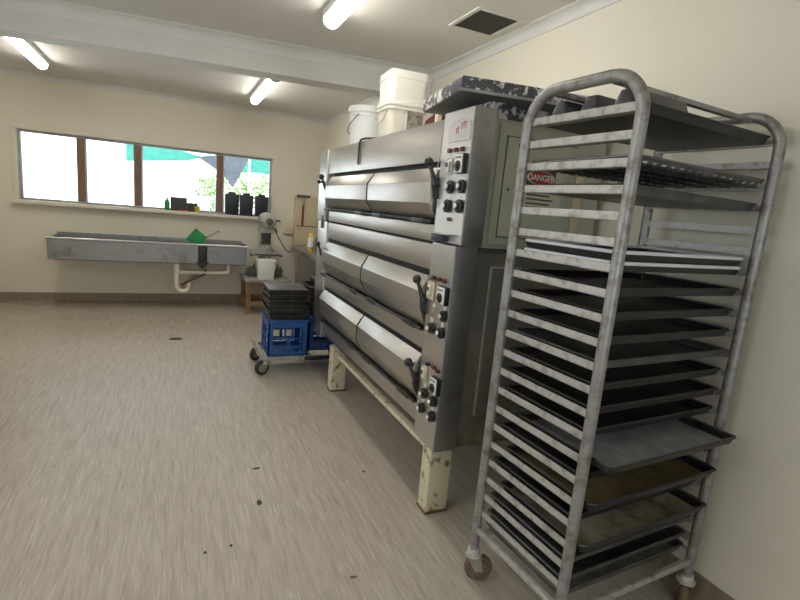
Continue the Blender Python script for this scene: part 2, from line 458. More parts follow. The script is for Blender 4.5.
# hood, fascias and end columns
MB().box(XF, XF + .05, YP + .003, YE - .24, 1.802, ZT, .004).build('hood_panel', 'steel', OV)
MB().box(XF + .03, XF + .05, YD0, YD1, ZB + .03, 1.80).build('door_recess', 'gap', OV)
def fascia(z0, z1): MB().box(XF + .004, XF + .03, YD0, YD1 + .005, z0, z1, .003).build('fascia_panel', 'steel', OV)
fascia(1.413, 1.495); fascia(1.268, 1.398); fascia(.85, .942); fascia(.445, .545)
# far column
c = MB().box(XF - .012, XF + .05, YE - .235, YE, ZM + .004, ZT, .004)
c.build('end_column', 'steel_col', OV)
MB().box(XF - .005, XF + .05, YE - .30, YE - .02, ZB, ZM - .002, .004).build('end_column', 'steel_col', OV)
# control columns: three welded faces
MB().box(XF - .01, XF + .105, YN - .045, YP - .003, 1.418, ZT + .022, .005).build('upper_control_panel', 'steel_side', OV)
MB().box(XF - .012, XF - .009, YN - .041, YP - .007, 1.423, ZT + .017).build('panel_face', 'steel_face', OV)  # brighter skin over the darker body, painting in light on its front
MB().box(XF - .01, XF + .115, YN, YP, ZB, 1.412, .005).build('lower_control_panel', 'steel_side', OV)
MB().box(XF - .012, XF - .009, YN + .004, YP - .004, ZB + .005, 1.407).build('panel_face', 'steel_col', OV)
# doors
def door(zb, zt, y0, y1, zc1, zc2):
    d = .042
    poly = [(XF + .02, zt), (XF + .004, zt), (XF - d, zc1), (XF - d, zc2), (XF + .004, zb), (XF + .02, zb)]
    o = MB().prism(poly, y0, y1, 'y', .0025).build('oven_door', 'steel', OV)
    return o
YMID = 3.09
for (zb, zt, c1, c2) in ((1.528, 1.775, 1.700, 1.598), (.972, 1.236, 1.155, 1.070), (.572, .822, .748, .658)):
    for (a, b) in ((YD0 + .012, YMID - .006), (YMID + .006, YD1 - .004)):
        door(zb, zt, a, b, c1, c2)
    # dark strip in the door joint
    MB().prism([(XF + .01, zt + .012), (XF - .044, c1 + .003), (XF - .044, c2 - .003), (XF + .01, zb - .012)], YMID - .0055, YMID + .0055, 'y').build('door_joint', 'gap', OV)
    # hinge rail with bracket loops
    zh = zb - .018
    h = MB().tube([(XF - .012, YD0 + .02, zh), (XF - .012, YD1, zh)], .009, 8)
    for yy in (YD0 + .09, YMID - .22, YMID + .12, YD1 - .08):
        h.box(XF - .022, XF + .01, yy, yy + .15, zh - .014, zh + .012, .004)
    h.build('hinge_rail', 'black_metal', OV)
# door levers at both ends
def lever(y, zb_, zp, sgn):
    x = XF - .046; y -= .02 * sgn
    r = MB()
    p0 = Vector((x - .012, y, zb_)); p1 = Vector((x + .020, y - sgn * .036, zp))
    r.tube([p0, p0 + (p1 - p0) * .35, p1], [.0085, .010, .016], 10)
    r.cyl((p1.x, p1.y, p1.z), (XF + .01, p1.y, p1.z), .014)
    r.bar(p1 + Vector((0, 0, .03)), p1 + Vector((.012, -sgn * .010, -.06)), .012, .022, (1, 0, 0), .003)
    o = r.build('door_lever', 'black_metal', OV)
    MB().sphere(p0, .023).build('lever_ball', 'black_plastic', o)
    return o
lever(2.225, 1.795, 1.685, 1); lever(2.235, 1.215, 1.105, 1); lever(2.245, .770, .688, 1)
lever(4.185, 1.770, 1.675, 1); lever(4.185, 1.205, 1.115, 1)
MB().cyl((XF - .06, 4.215, 1.73), (XF, 4.215, 1.73), .008).sphere((XF - .065, 4.215, 1.73), .016).build('side_knob', 'black_plastic', OV)
MB().box(XF - .018, XF - .012, 4.205, 4.255, 1.34, 1.45, .003).build('column_catch', 'black_metal', OV)
# control details (panel plane x = XF - .012)
XP = XF - .012
def knob(y, z, r=.031):
    y -= .022
    k = MB().lathe([(r * .62, 0), (r * .95, -.004), (r, -.010), (r * .96, -.017), (r * .55, -.019), (r * .5, -.027), (r * .40, -.029), (0, -.029)], (XP, y, z), 24, 'x')
    o = k.build('knob', 'black_plastic', OV)
    MB().lathe([(r * .36, -.0285), (r * .36, -.033), (r * .26, -.035), (0, -.035)], (XP, y, z), 16, 'x').build('knob_cap', 'white_cap', o)
def lamp(y, z, w=.024, h=.018):
    MB().box(XP - .012, XP, y - w / 2, y + w / 2, z - h / 2, z + h / 2, .004).build('indicator_light', 'red_lens', OV)
def clabel(y, z, w=.022, h=.018):
    MB().box(XP - .0012, XP, y - w / 2, y + w / 2, z - h / 2, z + h / 2).build('control_label', 'white_cap', OV)
def timer(y, z, w=.075, h=.085):
    y -= .030
    MB().box(XP - .024, XP, y - w / 2 - .006, y + w / 2 - .006, z - h / 2, z + h / 2, .004).build('timer_box', 'black_plastic', OV)
    f = MB().box(XP - .028, XP - .0238, y - w / 2, y + w / 2 - .01, z - h / 2 + .004, z + h / 2 - .004, .002).build('timer_face', 'white_cap', OV)
    MB().lathe([(.024, -.028), (.024, -.032), (.012, -.034), (.011, -.040), (0, -.040)], (XP, y - .004, z - .012), 22, 'x').build('timer_dial', 'black_plastic', f)
    mb = MB()
    for k in range(4): mb.box(XP - .0287, XP - .0278, y - .026 + k * .013, y - .018 + k * .013, z + .021, z + .031)
    mb.build('printed_mark', 'ink', f)
def switch(y, z, w=.07, h=.085, mat='cream_plastic'):
    p = MB().box(XP - .007, XP, y - w / 2, y + w / 2, z - h / 2, z + h / 2, .003).build('switch_plate', mat, OV)
    MB().box(XP - .018, XP - .006, y - .014, y + .014, z - .026, z + .026, .004).build('switch_rocker', 'tub_clear', p)
    MB().box(XP - .025, XP - .016, y - .007, y + .007, z - .002, z + .018, .003).build('switch_toggle', 'mixer_dark', p)
# upper deck panel
for y in (2.083, 2.026, 1.972): lamp(y, 1.843, .028, .02)
switch(2.072, 1.770, .058, .075, 'steel_bench'); timer(1.990, 1.778, .07, .088)
for y, z in ((2.060, 1.677), (1.958, 1.679), (2.070, 1.590), (1.962, 1.592)): knob(y, z)
lamp(2.027, 1.530, .02, .018)
for y, z in ((2.05, 1.722), (1.96, 1.722), (2.06, 1.634), (1.965, 1.635)): clabel(y, z, .016, .012)
# bracket shelf and plug under the upper panel
b = MB().box(XP - .055, XP, 1.93, 2.20, 1.458, 1.463, .001).build('bracket_shelf', 'steel_bench', OV)
MB().box(XP - .035, XP, 2.02, 2.13, 1.424, 1.457, .004).build('plug_box', 'blue_socket', OV)
# middle deck panel
for y in (2.118, 2.062, 2.008): lamp(y, 1.240, .030, .02)
switch(2.135, 1.172, .075, .09); timer(2.030, 1.172, .082, .088)
for y, z in ((1.996, 1.076), (2.106, .991), (2.004, .992)): knob(y, z, .028)
for y, z in ((2.09, 1.105), (1.985, 1.112), (2.10, 1.030), (1.99, 1.032)): clabel(y, z, .02, .020)
# lower deck panel
lamp(2.03, .806, .030, .02); lamp(1.985, .800, .03, .02); MB().box(XP - .02, XP, 2.072, 2.090, .795, .812, .004).build('indicator_light', 'black_plastic', OV)
switch(2.115, .745, .05, .075); timer(2.012, .728, .072, .085)
for y, z in ((2.113, .645), (2.013, .641), (2.125, .561), (2.017, .560)): knob(y, z, .028)
for y, z in ((2.10, .685), (2.002, .680), (2.105, .603), (2.005, .602)): clabel(y, z, .018, .018)
# name plate with red marks
pl = [(2.112, 1.880), (2.112, 1.945)] + [(2.015 + .097 * math.cos(PI * k / 8), 1.945 + .032 * math.sin(PI * k / 8)) for k in range(1, 8)] + [(1.918, 1.945), (1.918, 1.880)]
npl = MB().prism(pl, XP - .004, XP, 'x').build('name_plate', 'plate', OV)
mk = MB()
for (y, z) in ((1.995, 1.945), (1.978, 1.951), (1.962, 1.947), (2.040, 1.927), (2.024, 1.931)):
    mk.box(XP - .0055, XP - .0035, y - .002, y + .002, z - .014, z + .012); mk.box(XP - .0055, XP - .0035, y - .007, y + .004, z + .008, z + .013)
mk.build('red_mark', 'red_ink', npl)
MB().tube([(XF - .002, 2.192, 1.99), (XF - .008, 2.190, 1.95), (XF - .008, 2.195, 1.83), (XF - .010, 2.200, 1.76), (XF - .008, 2.215, 1.73)], .0035, 6).build('sensor_cable', 'steel_bench', OV)
# near side panels
YS = YN + .01
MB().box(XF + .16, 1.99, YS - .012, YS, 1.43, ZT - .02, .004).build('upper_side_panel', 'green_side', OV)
MB().box(1.380, 1.805, YS - .0145, YS - .010, 1.465, 1.93).build('panel_seal', 'mixer_dark', OV)
a = MB().box(1.385, 1.80, YS - .022, YS - .010, 1.47, 1.925, .004).build('access_panel', 'green_side', OV)
MB().cyl((1.45, YS - .026, 1.895), (1.45, YS - .02, 1.895), .008).cyl((1.41, YS - .026, 1.69), (1.41, YS - .02, 1.69), .006).build('screw', 'black_metal', a)
YS2 = YN + .03
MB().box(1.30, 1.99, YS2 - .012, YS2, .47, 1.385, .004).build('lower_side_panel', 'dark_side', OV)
MB().box(1.388, 1.937, YS2 - .0145, YS2 - .010, .553, 1.322).build('panel_seal', 'silver', OV)
a = MB().box(1.395, 1.93, YS2 - .024, YS2 - .010, .56, 1.315, .006).build('access_panel', 'dark_side', OV)
MB().box(1.30, 1.99, YS2 - .006, YS2 + .0, ZB, .47).build('lower_skirt_panel', 'dirty', OV)
# danger sign on the side
XS, ZS = 1.610, 1.715
sg = MB().box(XS - .115, XS + .12, YS - .0245, YS - .0215, ZS - .12, ZS + .085).build('warning_sign', 'sign_pale', OV)
MB().box(XS - .105, XS + .07, YS - .0255, YS - .0243, ZS + .008, ZS + .082).build('sign_header', 'ink', sg)
e = MB()
for r_, mname, yy in ((1.0, 'sign_white', .0265), (.92, 'sign_red', .0275)):
    el = MB(); n = 32
    el.prism([(XS - .018 + .083 * r_ * math.cos(2 * PI * k / n), ZS + .045 + (.033 * r_) * math.sin(2 * PI * k / n)) for k in range(n)], YS - yy, YS - .024, 'y')
    el.build('sign_oval', mname, sg)
text_mesh('DANGER', .040, .0006, 'sign_white', sg, Matrix.Translation((XS - .018, YS - .028, ZS + .044)) @ Matrix.Rotation(PI / 2, 4, 'X'), 'danger_lettering', .0008)
ln = MB()
for k in range(5):
    ln.box(XS - .09, XS + .07 - .02 * (k % 2), YS - .0255, YS - .0240, ZS - .02 - k * .02, ZS - .013 - k * .02)
ln.build('faded_print', 'ink', sg)
MB().box(1.53, 1.62, YS - .025, YS - .0215, 1.845, 1.865, .002).build('panel_catch', 'green_side', OV)
MB().box(1.82, 1.87, YS - .018, YS - .010, 1.50, 1.80, .003).build('conduit', 'cream_plastic', OV)
# base frame and legs
fr = MB().box(XF - .002, XF + .040, 2.06, 3.70, ZB - .028, ZB - .002, .003)
fr.box(1.92, 1.96, 2.10, 3.86, ZB - .04, ZB, .003); fr.box(1.33, 1.87, 2.11, 2.13, ZB - .04, ZB, .003); fr.box(1.23, 1.95, 3.82, 3.86, ZB - .04, ZB, .003)
fr.build('base_frame', 'leg_cream', OV)
for x in (1.195, 1.86):
    for y in (2.012, 3.77):
        lg = MB().box(x, x + .125, y, y + .095, .004, ZB + .005, .006).build('leg', 'leg_cream', OV)
        MB().box(x - .003, x + .128, y - .003, y + .098, 0, .016, .003).build('leg_foot', 'rust', lg)

# bent wire hook over the top of the hood
tag(MB().tube([(XF - .008, 3.40, 1.842), (XF - .008, 3.398, 1.96), (XF - .008, 3.392, 1.995), (XF - .004, 3.375, 2.011), (XF + .01, 3.33, 2.016), (XF + .07, 3.17, 2.012), (XF + .085, 3.13, 2.010)], .007, 8).build('bent_hook', 'black_metal'),
    'bent black wire hook hanging over the top edge of the oven hood', 'hook')

# ------------------------------------------------------------------ on top of the oven
rot = Matrix.Translation((1.091, 1.911, 0)) @ Matrix.Rotation(-math.radians(10), 4, 'Z')
cn = thing('flue_canopy', 'dark painted metal canopy with peeling white patches lying on top of the oven', 'canopy', (1.5, 2.2, ZT))
MB().box(.0, .80, .0, .56, 2.072, 2.130, .004, rot).build('canopy_slab', 'peel', cn)
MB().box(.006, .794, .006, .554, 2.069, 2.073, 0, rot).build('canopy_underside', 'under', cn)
MB().box(-.006, .806, -.006, .004, 2.068, 2.080, .002, rot).build('canopy_lip', 'flour', cn)
MB().box(1.295, 1.93, 1.965, 2.40, ZT, 2.0685, .003).build('canopy_base', 'peel', cn)

pail = thing('pail', 'round white lidded plastic pail with wire handle on the far half of the oven top', 'pail', (1.42, 3.87, ZT))
pc = (1.405, 3.90, ZT)
MB().lathe([(.125, 0), (.132, .004), (.146, .245), (.152, .250), (.152, .258), (.146, .260), (.148, .282), (.146, .285)], pc, 36).build('pail_body', 'pail', pail)
MB().lathe([(.156, .275), (.159, .279), (.159, .318), (.154, .324), (.146, .325), (.142, .316), (0, .316)], pc, 36).build('lid', 'pail', pail)
hd = [Vector(pc) + Vector((-.132 * math.cos(a) * .92 - .02, -.14 * math.cos(a), .245 - .16 * math.sin(a) ** .8)) for a in [PI * k / 14 for k in range(15)]]
hd = [Vector(pc) + Vector((-.158 * math.sin(PI * k / 14), .158 * math.cos(PI * k / 14), .256 - .13 * math.sin(PI * k / 14))) for k in range(15)]
hd = [Matrix.Translation(pc) @ Matrix.Rotation(math.radians(-48), 4, 'Z') @ (p - Vector(pc)) for p in hd]
MB().tube(hd, .003, 6).build('handle', 'black_metal', pail)

lt = thing('square_tub', 'translucent square tub carrying the upturned cream tub on the oven top', 'tub', (1.40, 3.24, ZT))
MB().rloops([(.235, .235, 0, .05), (.245, .245, .004, .05), (.265, .265, .198, .05), (.282, .282, .20, .05), (.282, .282, .218, .05), (.27, .27, .222, .05)], (1.40, 3.24, ZT)).build('tub_body', 'tub_clear', lt)
MB().rloops([(.284, .284, .222, .05), (.288, .288, .226, .05), (.288, .288, .240, .05), (.282, .282, .244, .05)], (1.40, 3.24, ZT)).build('lid', 'tub', lt)
hp = [(1.40 - .14 - .006, 3.22 + .13 - .26 * k / 10, ZT + .16 + .03 * (k / 10) - .05 * math.sin(PI * k / 10)) for k in range(11)]
MB().tube(hp, .004, 6).build('handle', 'cream_plastic', lt)
ut = thing('upturned_tub', 'cream square plastic tub upside down, topmost of the tubs on the oven', 'tub', (1.40, 3.24, ZT + .2445))
MB().rloops([(.285, .285, 0, .04), (.29, .29, .006, .04), (.29, .29, .02, .04), (.275, .275, .024, .04), (.285, .285, .165, .035), (.292, .292, .167, .035), (.292, .292, .178, .035), (.286, .286, .18, .035), (.288, .288, .215, .03), (.278, .278, .22, .03)], (1.40, 3.24, ZT + .2445)).build('tub_body', 'tub', ut)
ut.rotation_euler = (0, 0, math.radians(-3)); lt.rotation_euler = (0, 0, math.radians(-3)); ut.scale = (.92, .92, .91)

cb = thing('carton', 'small speckled carton with white printed end in front of the square tub', 'box', (1.32, 2.85, ZT + .002))
rt = Matrix.Translation((1.27, 2.84, ZT + .002)) @ Matrix.Rotation(math.radians(-8), 4, 'Z')
MB().box(0, .098, -.01, .105, 0, .140, .003, rt).build('carton_body', 'carton', cb)
MB().box(-.002, .0005, -.004, .099, .010, .130, 0, rt).build('printed_end', 'carton_end', cb)
tag(MB().prism([(2.70, ZT), (2.88, ZT), (2.82, ZT + .10), (2.70, ZT + .13)], 1.385, 1.48, 'x', .004).build('plastic_wedge', 'maroon'),
    'dark maroon wedge shaped block standing between the carton and the canopy', 'block')
tag(MB().box(1.37, 1.40, 2.64, 2.67, ZT, ZT + .12, .003).build('timber_offcut', 'board'), 'pale upright offcut beside the maroon block on the oven', 'offcut')

# ------------------------------------------------------------------ tray rack
RA = math.radians(3.7)
RL = Vector((1.180, 1.545, 0)); RW, RD = .76, .475
RM = Matrix.Translation(RL) @ Matrix.Rotation(RA, 4, 'Z')
rack = thing('tray_rack', 'tall silver wheeled bakery rack with many runners in the right foreground', 'rack', RL)
ORG[rack.name] = Vector((0, 0, 0))      # parts are written in the rack's own frame
rack.rotation_euler = (0, 0, RA)
ZTOP = 2.005
for x in (0, RW):
    rb = .125; pts = [(x, 0, .145), (x, 0, ZTOP - rb)]
    for k in range(1, 9):
        a = PI / 2 * k / 8; pts.append((x, -rb + rb * math.cos(a), ZTOP - rb + rb * math.sin(a)))
    pts += [(x, -RD + rb, ZTOP)]
    for k in range(1, 9):
        a = PI / 2 * k / 8; pts.append((x, -RD + rb - rb * math.sin(a), ZTOP - rb + rb * math.cos(a)))
    pts += [(x, -RD, .145)]
    MB().tube(pts, .0195, 14).build('side_frame', 'tube', rack)
NR = 21
RZ = [1.920 - k * (1.920 - .338) / 20 for k in range(NR)]      # top edge of each runner
FH, LW, TH = .027, .032, .003
for x, s_ in ((0, 1), (RW, -1)):
    for k, z in enumerate(RZ):
        r = MB()
        xa = x + s_ * .004
        xx = sorted((xa, xa + s_ * TH)); r.box(xx[0], xx[1], -RD + .012, -.012, z - FH, z, 0)
        xx = sorted((xa, xa + s_ * LW)); r.box(xx[0], xx[1], -RD + .012, -.012, z - FH, z - FH + TH, 0)
        r.build('runner', 'silver', rack)
fb = MB()
for x in (0, RW): fb.box(x - .012, x + .012, -RD + .012, -.012, .236, .258, .003)
for y in (0, -RD): fb.box(.012, RW - .012, y - .010, y + .010, .205, .232, .003)
fb.build('bottom_frame', 'silver', rack)
tb = MB()
for y in (-.12, -.36): tb.box(.0, RW, y - .012, y + .012, ZTOP - .022, ZTOP - .006, .002)
tb.build('top_tie', 'tube', rack)
def caster(parent, x, y, wr, ww, z_top, ang, matw, frame=True):
    rr = Matrix.Translation((x, y, 0)) @ Matrix.Rotation(ang, 4, 'Z')
    root = MB().cyl((0, 0, z_top - .028), (0, 0, z_top), wr * .42).cyl((0, 0, z_top - .034), (0, 0, z_top - .026), wr * .6)
    root.xf(rr); c0 = root.build('caster', 'collar', parent)
    off = wr * .45
    fk = MB()
    for s_ in (-1, 1):
        fk.prism([(-wr * .5, z_top - .034), (wr * .5, z_top - .034), (off + wr * .28, wr * .85), (off - wr * .28, wr * .85)], s_ * (ww / 2 + .004), s_ * (ww / 2 + .007), 'y')
    fk.box(-wr * .5, wr * .5, -ww / 2 - .006, ww / 2 + .006, z_top - .038, z_top - .033)
    fk.cyl((off, -ww / 2 - .010, wr), (off, ww / 2 + .010, wr), .006); fk.xf(rr); fk.build('fork', 'fork', c0)
    wl = MB().lathe([(wr * .25, -ww / 2), (wr * .7, -ww / 2), (wr * .75, -ww / 2 + .004), (wr * .9, -ww / 2 + .002), (wr, -ww / 4), (wr, ww / 4), (wr * .9, ww / 2 - .002), (wr * .75, ww / 2 - .004), (wr * .7, ww / 2), (wr * .25, ww / 2)], (off, 0, wr), 26, 'y')
    wl.xf(rr); wl.build('wheel', matw, c0)
    hb = MB().lathe([(0, -ww / 2 - .003), (wr * .6, -ww / 2 - .002), (wr * .62, -ww / 2 + .006), (wr * .62, ww / 2 - .006), (wr * .6, ww / 2 + .002), (0, ww / 2 + .003)], (off, 0, wr), 22, 'y')
    hb.xf(rr); hb.build('hub', 'caster_hub' if matw == 'caster_wheel_b' else 'caster_wheel', c0)
for x in (0, RW):
    for y in (0, -RD): caster(rack, x, y, .060, .036, .155, math.radians(-25 if x == 0 else 40), 'caster_wheel')

ORDN = ['top', 'second', 'third', 'fourth', 'fifth', 'sixth', 'seventh', 'eighth', 'ninth', 'tenth', 'eleventh', 'twelfth', 'thirteenth', 'fourteenth', 'fifteenth', 'sixteenth', 'seventeenth', 'eighteenth', 'nineteenth', 'twentieth', 'bottom']
def pan_mb(w, d, h, c=(0, 0, 0), r=.02, flare=.008, th=.0018):
    return MB().rloops([(w - 2 * flare, d - 2 * flare, 0, r), (w, d, h, r), (w + .006, d + .006, h - .003, r), (w + .008, d + .008, h, r), (w + .004, d + .004, h + .003, r), (w - 2 * th, d - 2 * th, h, r), (w - 2 * flare - 2 * th, d - 2 * flare - 2 * th, th * 1.5, r)], c)
def rack_pt(x, y, z): return RM @ Vector((x, y, z))
TWX, TDY = RW - .050, .428
def rack_tray(k, mat, label, h=.026, liner=None, dy=0, dz=0, d=TDY, extra=None):
    z = RZ[k] - FH + TH + .0005 + dz
    loc = rack_pt(RW / 2, -RD / 2 + dy, z)
    t = thing('baking_tray', label, 'tray', loc, 'baking trays in the rack'); ORG[t.name] = Vector((0, 0, 0))
    t.rotation_euler = (0, 0, RA)
    pan_mb(TWX, d, h).build('pan', 'tray_black' if mat == 'tray_alu' else mat, t)
    hw, hd_ = TWX / 2 - .002, d / 2 - .002; c_ = .018
    MB().tube([(-hw + c_, -hd_, h), (hw - c_, -hd_, h), (hw, -hd_ + c_, h), (hw, hd_ - c_, h), (hw - c_, hd_, h), (-hw + c_, hd_, h), (-hw, hd_ - c_, h), (-hw, -hd_ + c_, h)], .0065 if mat == 'tray_alu' else .0042, 8, closed=True).build('rolled_rim', 'glint_rim' if mat == 'tray_alu' else 'tray_rim', t)
    if liner: MB().box(-TWX / 2 + .03, TWX / 2 - .03, -d / 2 + .02, d / 2 - .02, .0032, .0046).build('baking_paper', liner, t)
    return t
NAMES = {0: ('tray_black', None), 2: None, 3: ('tray_grey', None), 6: ('tray_alu', None), 7: ('tray_black', None), 8: ('tray_black', None), 9: ('tray_black', None),
         10: ('tray_grey', None), 11: ('tray_black', None), 12: ('tray_black', None), 13: ('tray_black', None), 14: ('tray_black', 'flour'), 15: ('tray_black', None), 16: ('tray_black', 'kraft'),
         17: ('tray_black', None), 18: ('tray_black', 'paper'), 19: ('tray_grey', None), 20: ('tray_grey', None)}
WORDS = {'tray_black': 'blackened baking tray', 'tray_grey': 'dull grey baking tray', 'tray_alu': 'lower of two bright rimmed baking trays,'}
LWORD = {'kraft': ' with browned baking paper', 'paper': ' with stained pale paper', 'flour': ' with a pale floury base', None: ''}
for k, v in NAMES.items():
    if not v: continue
    rack_tray(k, v[0], '%s%s on the %s runner of the tall rack' % (WORDS[v[0]], LWORD[v[1]], ORDN[k]), liner=v[1], dy=random.uniform(-.006, .006) - {'flour': .10, 'kraft': .06, 'paper': .05, None: 0}[v[1]])
t = rack_tray(6, 'tray_alu', 'upper of two bright rimmed aluminium trays on the seventh runner of the rack', dz=.0350)
t = rack_tray(20, 'tray_grey', 'pale grey tray lying lowest of all on the bottom frame of the rack', dz=.259 - (RZ[20] - FH + TH), liner='flour')
# perforated tray on the third runner
z = RZ[2] - FH + TH + .0005
t = thing('perforated_tray', 'perforated scallop edged baguette tray on the third runner of the tall rack', 'tray', rack_pt(RW / 2, -RD / 2, z), 'baking trays in the rack'); ORG[t.name] = Vector((0, 0, 0))
t.rotation_euler = (0, 0, RA)
pb = MB(); nx = 64
for ch in range(5):
    y0 = -.225 + ch * .09
    prev = None
    for j in range(9):
        a = PI * j / 8
        pt = (y0 + .045 - .045 * math.cos(a), .032 - .030 * math.sin(a))
        if prev:
            # strips with small gaps make the perforation
            for s_ in range(30):
                if j % 2 == 1 or s_ % 2 == 0:
                    xa = -TWX / 2 + .01 + s_ * (TWX - .02) / 30; xb = xa + (TWX - .02) / 30
                    q = [pb.bm.verts.new((xa, *prev)), pb.bm.verts.new((xb, *prev)), pb.bm.verts.new((xb, *pt)), pb.bm.verts.new((xa, *pt))]
                    pb.bm.faces.new(q)
        prev = pt
bmesh.ops.remove_doubles(pb.bm, verts=pb.bm.verts, dist=1e-5)
bmesh.ops.solidify(pb.bm, geom=pb.bm.faces[:], thickness=.0012)
pb.build('channel_sheet', 'tray_grey', t)
MB().tube([(-TWX / 2 + .008, -.225, .033), (TWX / 2 - .008, -.225, .033), (TWX / 2 - .008, .225, .033), (-TWX / 2 + .008, .225, .033)], .0045, 8, closed=True).build('wire_rim', 'tray_rim', t)
# loaf tins on the top tray
z0 = RZ[0] - FH + TH + .0045
lf = None
for i, lab in enumerate('dark tapered loaf tin on top of the rack, %s of the row of three' % q for q in ('nearest', 'middle', 'farthest')):
    loc = rack_pt(.20, -.355 + .135 * i, z0)
    if lf is None:
        lf = tag(MB().rloops([(.30, .092, 0, .012), (.306, .098, .002, .012), (.306, .098, .006, .012), (.298, .090, .007, .012), (.275, .052, .078, .012), (.27, .048, .08, .012)]).build('loaf_tin', 'tray_grey', origin=(0, 0, 0)), lab, 'tin', 'loaf tins on top of the rack'); o = lf
    else: o = dup(lf, loc, lab)
    o.location = loc; o.rotation_euler = (0, 0, RA)

# ------------------------------------------------------------------ dolly, crates and tray stacks
dl = thing('crate_dolly', 'low grey platform dolly carrying the blue crates beside the oven', 'dolly', (1.12, 4.48, 0))
x0, x1, y0, y1 = .705, 1.545, 4.25, 4.80
d = MB()
for a in ((x0, x1, y0, y0 + .035), (x0, x1, y1 - .035, y1), (x0, x0 + .035, y0 + .035, y1 - .035), (x1 - .035, x1, y0 + .035, y1 - .035), (1.12, 1.16, y0 + .035, y1 - .035)):
    d.box(*a, .138, .166, .003)
d.build('platform_frame', 'fork', dl)
MB().box(1.08, x1 - .01, y0 - .006, y0 + .0, .13, .168, .002).build('bumper_strip', 'black_plastic', dl)
MB().tube([(x0 + .01, y0 + .02, .168), (x0 - .03, y0 + .02, .185), (x0 - .03, y1 - .02, .185), (x0 + .01, y1 - .02, .168)], .006, 8).build('end_bar', 'fork', dl)
for (x, y, a) in ((x0 + .035, y0 + .05, 200), (x0 + .035, y1 - .07, 215), (x1 - .06, y0 + .05, 160), (x1 - .06, y1 - .06, 30)):
    caster(dl, x, y, .068, .034, .139, math.radians(a), 'caster_wheel_b')

def crate(loc, label):
    t = thing('milk_crate', label, 'crate', loc, 'blue crates on the dolly')
    x, y, z = loc; W, D, Hh = .36, .37, .332
    X0, X1, Y0, Y1 = x - W / 2, x + W / 2, y - D / 2, y + D / 2
    b = MB(); th = .012
    b.box(X0, X1, Y0, Y1, z, z + .01, .002)
    def side(fn, L):
        # fn(u0,u1,z0,z1): bar on that wall, u along the wall
        fn(0, L, 0, .035); fn(0, L, .262, Hh)                 # base and top bands
        fn(0, .045, .035, .262); fn(L - .045, L, .035, .262); fn(L - .075, L - .06, .035, .262)  # corner bands
        fn(.045, L - .045, .070, .086); fn(.045, L - .045, .152, .166)
        for q in (.42, .60): fn(L * q - .008, L * q + .008, .166, .262)
        for q in (.36, .5, .64): fn(L * q - .005, L * q + .005, .035, .070)
        for q in (.51,): fn(L * q - .014, L * q + .014, .086, .152)
    side(lambda a, c, e, f_: b.box(X0 + a, X0 + c, Y0, Y0 + th, z + e, z + f_), W)
    side(lambda a, c, e, f_: b.box(X0 + a, X0 + c, Y1 - th, Y1, z + e, z + f_), W)
    side(lambda a, c, e, f_: b.box(X0, X0 + th, Y0 + a, Y0 + c, z + e, z + f_), D)
    side(lambda a, c, e, f_: b.box(X1 - th, X1, Y0 + a, Y0 + c, z + e, z + f_), D)
    b.build('crate_body', 'crate', t)
    r = MB()
    for a in ((X0 - .006, X1 + .006, Y0 - .006, Y0 + .006), (X0 - .006, X1 + .006, Y1 - .006, Y1 + .006)): r.box(*a, z + Hh - .02, z + Hh, .002)
    for a in ((X0 - .006, X0 + .006, Y0 + .006, Y1 - .006), (X1 - .006, X1 + .006, Y0 + .006, Y1 - .006)): r.box(*a, z + Hh - .02, z + Hh, .002)
    r.build('rim', 'crate', t)
    return t
crate((.935, 4.475, .167), 'blue plastic milk crate on the left end of the dolly, nearest the sink')
crate((1.335, 4.61, .167), 'blue plastic milk crate on the dolly, partly hidden behind the oven')

def tin_at(loc, label, group, lid=False, rz=0):
    t = thing('baking_tin', label, 'tin', loc, group); ORG[t.name] = Vector((0, 0, 0))
    pan_mb(.345, .39, .043, r=.018, flare=.010).build('pan', 'tray_black', t)
    if lid: MB().box(-.172, .172, -.195, .195, .0465, .050, .001).build('flat_lid', 'tray_grey', t)
    t.rotation_euler = (0, 0, rz); return t
zz = .167 + .334
pos = ['bottom', 'second from bottom', 'third from bottom', 'third from top', 'second from top', 'topmost']
first = None
for i in range(6):
    lab = 'blackened baking tin, %s of the stack on the left crate' % pos[i]
    loc = (.925 + random.uniform(-.006, .006), 4.475 + random.uniform(-.008, .008), zz + i * .0455)
    if i == 5: tin_at(loc, 'blackened baking tin under a flat lid, topmost of the left crate stack', 'baking tins on the left crate', True, math.radians(-1))
    elif first is None: first = tin_at(loc, lab, 'baking tins on the left crate')
    else: dup(first, loc, lab, math.radians(random.uniform(-1.5, 1.5)))
f2 = None
for i in range(6):
    lab = 'dark baking tin, %s of the stack half hidden behind the oven' % pos[i]
    loc = (1.335 + random.uniform(-.006, .006), 4.625, zz + i * .0455)
    if f2 is None:
        f2 = dup(first, loc, lab); f2['group'] = 'baking tins on the right crate'
    else: dup(f2, loc, lab, math.radians(random.uniform(-1.5, 1.5)))
tag(MB().rloops([(.15, .2, 0, .02), (.17, .22, .055, .02), (.18, .23, .055, .02), (.18, .23, .062, .02)], (1.30, 4.66, zz + 6 * .0455)).build('black_tub', 'black_plastic'), 'small black tub on top of the stack half hidden behind the oven', 'tub')

